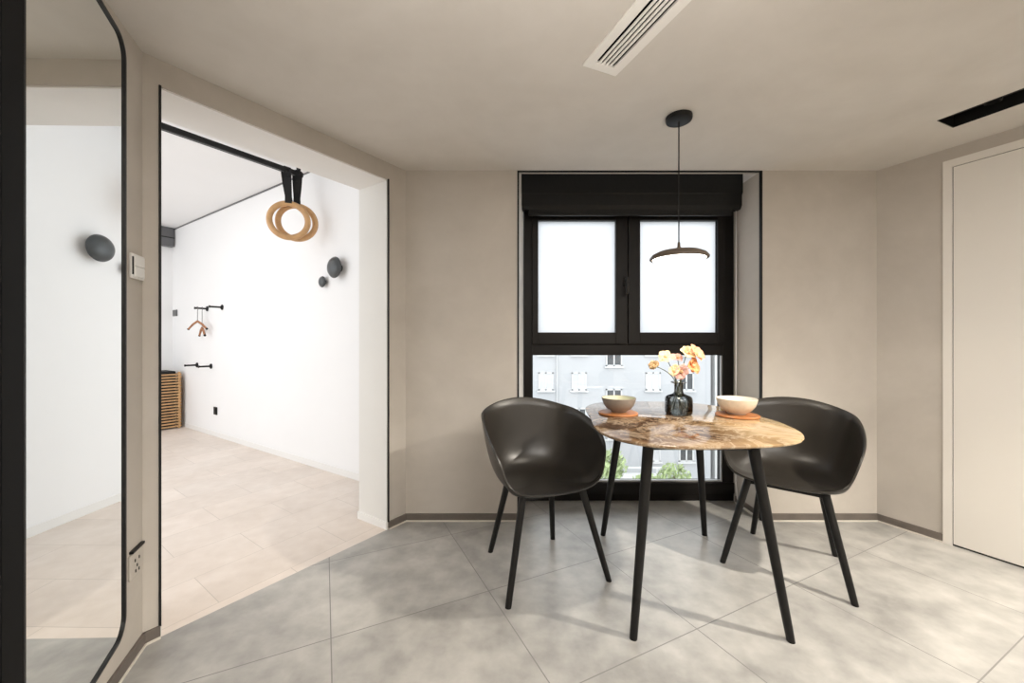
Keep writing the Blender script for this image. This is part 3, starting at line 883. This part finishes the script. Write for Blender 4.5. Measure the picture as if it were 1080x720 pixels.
# black blind box high on the far wall
bb = WC + wn * .0
bz0, bz1 = z_at(261.5, WC.y) , ZN
t = frame_thing('blind_box', 'dark blind box under the ceiling on the far wall of the bright room', 'blind box', bb + wn * .9 + V(0, 0, (bz0 + bz1) / 2), -wn, V(0, 0, 1), wd)
bm = new_bm(); box(bm, (0, 0, .051), (1.78, bz1 - bz0 - .004, .10), .006); obj('box_body', bm, M['grey_plastic'], t)
bm = new_bm(); box(bm, (0, -.01, .103), (1.78, .012, .008), .002); obj('groove_strip', bm, M['black'], t)

# slatted wooden basket
M['slat'] = plain('warm pine', (.56, .34, .16), .5, var=.15, scale=20)
_fy = 455.1 / 91
hb = V((190.5 - 540) / F * _fy, _fy, 0)
HW, HD, HHt = .40, .62, z_at(392, _fy)
t = frame_thing('laundry_basket', 'slatted wooden basket with a dark lining standing in the far corner', 'basket', hb, -wd, wn, V(0, 0, 1))
for (x, y) in ((.018, .018), (HW - .018, .018), (.018, HD - .018), (HW - .018, HD - .018)):
    bm = new_bm(); lohi(bm, (x - .018, y - .018, 0), (x + .006, y + .006, HHt), .003); obj('post', bm, M['slat'], t)
ns = 19
bm = new_bm()
for i in range(ns):
    z = .03 + (HHt - .06) * i / (ns - 1)
    lohi(bm, (.0, -.010, z - .009), (HW, 0.0, z + .009), .002); lohi(bm, (0, HD, z - .009), (HW, HD + .010, z + .009), .002)
    lohi(bm, (-.010, 0, z - .009), (0, HD, z + .009), .002); lohi(bm, (HW, 0, z - .009), (HW + .010, HD, z + .009), .002)
obj('slatted_sides', bm, M['slat'], t)
bm = new_bm(); lohi(bm, (.037, .037, .02), (HW - .037, HD - .037, HHt + .012), .01); obj('lining', bm, M['strap'], t)

# ------------------------------------------------------------------ ceiling rail and gymnastic rings
KB = .92
RA = V(-1.905, 3.530, 0) * KB; RAZ = H + 1.525 * KB
rl = frame_thing('pull_up_bar', 'black bar hung under the white ceiling of the bright room, carrying two wooden rings', 'bar', RA + V(0, 0, RAZ), -o_dir, -dn, V(0, 0, 1))
RL_ = 2.0
bm = new_bm(); lohi(bm, (0, -.020, -.038), (RL_, .020, 0), .003); obj('bar_profile', bm, M['black'], rl)
bm = new_bm(); lohi(bm, (.03, -.004, -.0386), (RL_ - .03, .004, -.036)); obj('groove', bm, M['grey_plastic'], rl)
for x in (.030, RL_ - .03):
    bm = new_bm(); lohi(bm, (x - .012, -.012, -.002), (x + .012, .012, ZN - RAZ - .006)); lohi(bm, (x - .03, -.05, ZN - RAZ - .008), (x + .03, .05, ZN - RAZ - .001), .002)
    obj('ceiling_bracket', bm, M['black'], rl)
M['ring'] = plain('birch ply ring', (.56, .33, .15), .4, var=.12, scale=18)
def ring(u, u2, v, R, yaw, label):
    s_, top = line_at_u(RA, -o_dir, u); top.z = RAZ
    Y = top.y
    c = V((u2 - 540) / F * Y, Y, z_at(v, Y))
    t = thing('gymnastic_ring', label, 'gymnastic ring', c, yaw, group='wooden rings hanging from the black bar')
    bm = new_bm(); r_t = .0225
    tube(bm, [((R - r_t) * math.cos(2 * math.pi * i / 72), 0, (R - r_t) * math.sin(2 * math.pi * i / 72)) for i in range(72)], r_t, 20, closed=True)
    obj('ring_body', bm, M['ring'], t, smooth=True)
    inv = Matrix.Rotation(-yaw, 3, 'Z')
    tp = inv @ (top - c); bx_ = inv @ -o_dir; by_ = inv @ dn          # bar axes in the ring's own space
    w = .025
    loop = [(V(0, .0, R - 2 * r_t - .002), V(1, 0, 0)), (V(0, -r_t - .002, R - r_t), V(1, 0, 0)), (V(0, -r_t * .8, R + .012), V(1, 0, 0)),
            ((tp - V(0, 0, .06)).lerp(V(0, -.012, R), .35) - by_ * .016, V(1, 0, 0)),
            (tp - by_ * .0225 - V(0, 0, .040), V(1, 0, 0)), (tp - by_ * .0225 + V(0, 0, .001), bx_), (tp + V(0, 0, .0035), bx_), (tp + by_ * .0225 + V(0, 0, .001), bx_), (tp + by_ * .0225 - V(0, 0, .040), V(1, 0, 0)),
            ((tp - V(0, 0, .06)).lerp(V(0, .012, R), .35) + by_ * .016, V(1, 0, 0)),
            (V(0, r_t * .8, R + .012), V(1, 0, 0)), (V(0, r_t + .002, R - r_t), V(1, 0, 0))]
    bm = new_bm(); rr = [(bm.verts.new(p - q * w), bm.verts.new(p + q * w)) for p, q in loop]
    for a, b in zip(rr, rr[1:] + rr[:1]): bm.faces.new((a[0], a[1], b[1], b[0]))
    o = obj('strap', bm, M['strap'], t); sm = o.modifiers.new('s', 'SOLIDIFY'); sm.thickness = .003; sm.offset = 1
    bm = new_bm(); q = tp.lerp(V(0, 0, R), .28) - by_ * .021
    box(bm, (0, 0, 0), (.042, .006, .022), .002); bmesh.ops.translate(bm, vec=q, verts=bm.verts[:]); obj('buckle', bm, M['black'], t)
ring(301.8, 304.6, 232.5, .159, math.radians(22), 'wooden gymnastic ring nearer the viewer on the black bar')
ring(313.6, 313.2, 234.5, .159, math.radians(22), 'wooden gymnastic ring further along the black bar, partly behind the other ring')

# ------------------------------------------------------------------ outside
BD = 30.0
def ox(u): return (u - 540) / F * BD
def oz(v): return H + (360 - v) / F * BD
GZ = -11.0
bld = thing('apartment_building', 'pale grey apartment block with white framed windows outside the dining window', 'building', (ox(660), BD, GZ))
M['render'] = plain('pale grey render', (.45, .457, .47), .85, var=.02, scale=.6)
M['white_render'] = plain('white render', (.56, .56, .555), .85, var=.01, scale=.5)
M['win_white'] = plain('white window frame', (.58, .58, .58), .5)
M['dark_pane'] = plain('dark window glass', (.05, .055, .06), .08)
M['pale_pane'] = plain('curtained window glass', (.52, .525, .53), .3)
bx = lambda u: ox(u) - ox(660)
bz = lambda v: oz(v) - GZ
bm = new_bm(); lohi(bm, (bx(330), 0, 0), (bx(749.5), 9, bz(262))); obj('facade', bm, M['render'], bld)
bm = new_bm(); lohi(bm, (bx(329), -.25, bz(262)), (bx(749.5), 9.1, bz(258))); obj('cornice', bm, M['win_white'], bld)
bm = new_bm(); tube(bm, [(bx(587.5), -.08, 0), (bx(587.5), -.08, bz(263))], .06, 8); obj('downpipe', bm, M['pale_pane'], bld)
def bwin(u0, u1, v0, v1, dark):
    x0, x1, z0, z1 = bx(u0), bx(u1), bz(v1), bz(v0)
    bm = new_bm(); fw = .10
    lohi(bm, (x0, -.06, z0), (x0 + fw, .05, z1)); lohi(bm, (x1 - fw, -.06, z0), (x1, .05, z1)); lohi(bm, (x0, -.06, z1 - fw), (x1, .05, z1)); lohi(bm, (x0, -.06, z0), (x1, .05, z0 + fw))
    xm = (x0 + x1) / 2; lohi(bm, (xm - .05, -.06, z0), (xm + .05, .05, z1)); lohi(bm, (x0 - .12, -.18, z0 - .12), (x1 + .12, .05, z0))
    w = obj('window_frame', bm, M['win_white'], bld)
    bm = new_bm(); lohi(bm, (x0 + .05, -.02, z0 + .05), (x1 - .05, .02, z1 - .05)); obj('pane', bm, M['dark_pane'] if dark else M['pale_pane'], w)
for v0 in (280.0, 317.5, 355.0, 392.5, 430.0, 467.5, 505.0):
    for u0, dk in ((568, 0), (603, 0), (681, 0), (716, 1)):
        bwin(u0, u0 + 15.5, v0, v0 + 19, dk or (u0 == 603 and v0 == 430))
for v0 in (296, 334, 371, 410, 447.5, 485):
    bwin(639, 656, v0, v0 + 15, True)
b2 = thing('white_building', 'plain white house standing beside the grey apartment block', 'building', (bx(749.5) + ox(660) + .35, BD, GZ))
bm = new_bm(); lohi(bm, (0, 0, 0), (14, 9, bz(268))); obj('house_wall', bm, M['white_render'], b2)
bm = new_bm(); lohi(bm, (0.02, -.2, bz(268)), (14.2, 9.2, bz(268) + .25)); obj('roof_edge', bm, M['win_white'], b2)
bm = new_bm(); lohi(bm, (-40, 8, GZ - .2), (60, 60, GZ)); 
M['ground'] = plain('pale paving', (.30, .295, .28), .9, var=.1, scale=.4)
tag(obj('ground', bm, M['ground']), kind='structure')
# low garden wall with railing, shrubs
gy = 24.0
gz = lambda v: H + (360 - v) / F * gy
gw = thing('garden_wall', 'low white wall with a rail in front of the grey apartment block', 'garden wall', (6, gy, GZ))
bm = new_bm(); lohi(bm, (-7, 0, 0), (3.4, .25, gz(500) - GZ)); obj('wall_body', bm, M['white_render'], gw)
bm = new_bm(); lohi(bm, (-7, .08, gz(494.5) - GZ), (3.4, .16, gz(493) - GZ)); obj('top_rail', bm, M['win_white'], gw)
for i in range(11):
    bm = new_bm(); lohi(bm, (-7 + i - .03, .09, gz(500) - GZ), (-7 + i + .03, .15, gz(494) - GZ)); obj('post', bm, M['win_white'], gw)
M['leaf'] = plain('spring green leaves', (.32, .39, .19), .7, var=.25, scale=2.2)
M['bark'] = plain('bark', (.12, .09, .06), .9)
def shrub(u, vtop, r, Y, label, seed):
    rnd = random.Random(seed)
    x = (u - 540) / F * Y; zt = H + (360 - vtop) / F * Y - GZ
    t = thing('tree', label, 'tree', (x, Y, GZ), group='young trees below the window')
    bm = new_bm(); tube(bm, [(0, 0, 0), (.05, 0, zt * .5), (0, 0, zt - r * .8)], [.10, .08, .04], 8); obj('trunk', bm, M['bark'], t, smooth=True)
    bm = new_bm()
    for i in range(480):
        d_ = V(rnd.gauss(0, 1), rnd.gauss(0, 1), rnd.gauss(0, 1)).normalized() * r * rnd.uniform(.25, 1) ** .5
        c = V(d_.x, d_.y, zt - r * 1.0 + d_.z * 1.0)
        s = rnd.uniform(.05, .10); a = V(rnd.gauss(0, 1), rnd.gauss(0, 1), rnd.gauss(0, 1)).normalized(); b = a.orthogonal().normalized(); e = a.cross(b)
        vs = [bm.verts.new(c + b * s * 1.5), bm.verts.new(c + e * s * .6 + a * s * .2), bm.verts.new(c - b * s * 1.5), bm.verts.new(c - e * s * .6 + a * s * .2)]
        bm.faces.new(vs)
    obj('foliage', bm, M['leaf'], t)
shrub(644, 474, .62, 15.0, 'young green tree outside below the window, seen beside the mirror-side chair', 3)
shrub(711, 488, .66, 15.0, 'young green tree outside below the window, seen under the table', 4)
shrub(683, 500, .6, 12.0, 'low green tree outside between the two taller young trees', 5)

# ------------------------------------------------------------------ light
w = bpy.data.worlds.new('sky'); SC.world = w; w.use_nodes = True
nt = w.node_tree; bg = nt.nodes['Background']
tc = nt.nodes.new('ShaderNodeTexCoord')
n_ = nt.nodes.new('ShaderNodeTexNoise'); n_.inputs['Scale'].default_value = 3; n_.inputs['Detail'].default_value = 5
nt.links.new(tc.outputs['Generated'], n_.inputs['Vector'])
nt.links.new(ramp(nt, n_.outputs['Fac'], [(.3, (.86, .91, .97)), (.7, (1, 1, 1))]), bg.inputs[0])
bg.inputs[1].default_value = 2.6

def area(name, loc, target, sx, sy, e, col, portal=False):
    l = bpy.data.lights.new(name, 'AREA'); l.shape = 'RECTANGLE'; l.size = sx; l.size_y = sy; l.energy = e; l.color = col
    o = bpy.data.objects.new(name, l); COL.objects.link(o); o.location = loc
    o.rotation_euler = (Vector(target) - Vector(loc)).to_track_quat('-Z', 'Y').to_euler()
    if portal: l.cycles.is_portal = True
    return o
# sky portals at the windows
area('sky_portal', ((X0 + X1) / 2, GY + .12, 1.05), ((X0 + X1) / 2, 0, 1.05), X1 - X0, 2.1, 1, (1, 1, 1), True)
pc = (E1 + NEL) / 2 + wn * .12 + V(0, 0, 1.35)
area('sky_portal', pc, pc - wn, EL, 2.2, 1, (1, 1, 1), True)
# added fill lights without fixtures: kitchen behind the camera, and the next room
def spot(name, loc, target, e, col, cone, blend, soft):
    l = bpy.data.lights.new(name, 'SPOT'); l.energy = e; l.color = col; l.spot_size = math.radians(cone); l.spot_blend = blend; l.shadow_soft_size = soft
    o = bpy.data.objects.new(name, l); COL.objects.link(o); o.location = loc
    o.rotation_euler = (Vector(target) - Vector(loc)).to_track_quat('-Z', 'Y').to_euler(); return o
spot('ceiling_bounce_fill', (.25, -.35, 1.30), (.20, -.10, ZC), 125, (1, .96, .915), 116, .7, .15)  # unseen spot added to brighten the ceiling from below
spot('pendant_bulb', (PX, PY, ZC + SZ - .068), (PX, PY, 0), 15, (1, .90, .76), 172, .3, .09)
area('overhead_fill', (1.0, -.5, ZC - .03), (1.0, -.5, 0), 1.6, .8, 64, (1, .955, .90))  # unseen area light added to brighten the kitchen, like the next one
area('overhead_fill', (2.9, -.9, ZC - .03), (2.9, -.9, 0), .8, .8, 45, (1, .955, .90))
cc_ = (WC + NEL) / 2
area('overhead_fill', (cc_.x, cc_.y, ZN - .03), (cc_.x, cc_.y, 0), 2.4, 2.0, 12, (1, .99, .97))  # added out of view to lift the bright room
# one of the trough's spotlights
lp = TA + td * .95 + tw * .055 + V(0, 0, ZC - .004)
spot('trough_spotlight', lp, (1.2, 1.25, 0), 260, (1, .92, .80), 84, .6, .035)

# ------------------------------------------------------------------ camera
cam = bpy.data.cameras.new('camera'); cam.sensor_width = 36; cam.sensor_fit = 'HORIZONTAL'; cam.lens = 36 * F / 1080; cam.clip_start = .02; cam.clip_end = 300
co = bpy.data.objects.new('camera', cam); COL.objects.link(co)
co.location = (0, 0, H); co.rotation_euler = (math.pi / 2, 0, 0)
SC.camera = co

vs = SC.view_settings
vs.view_transform = 'Standard'; vs.look = 'None'; vs.gamma = 1; vs.exposure = 0.16; vs.use_curve_mapping = False
SC.cycles.use_denoising = True
SC.cycles.max_bounces = 10; SC.cycles.transparent_max_bounces = 16; SC.cycles.diffuse_bounces = 6
SC.cycles.sample_clamp_indirect = 6
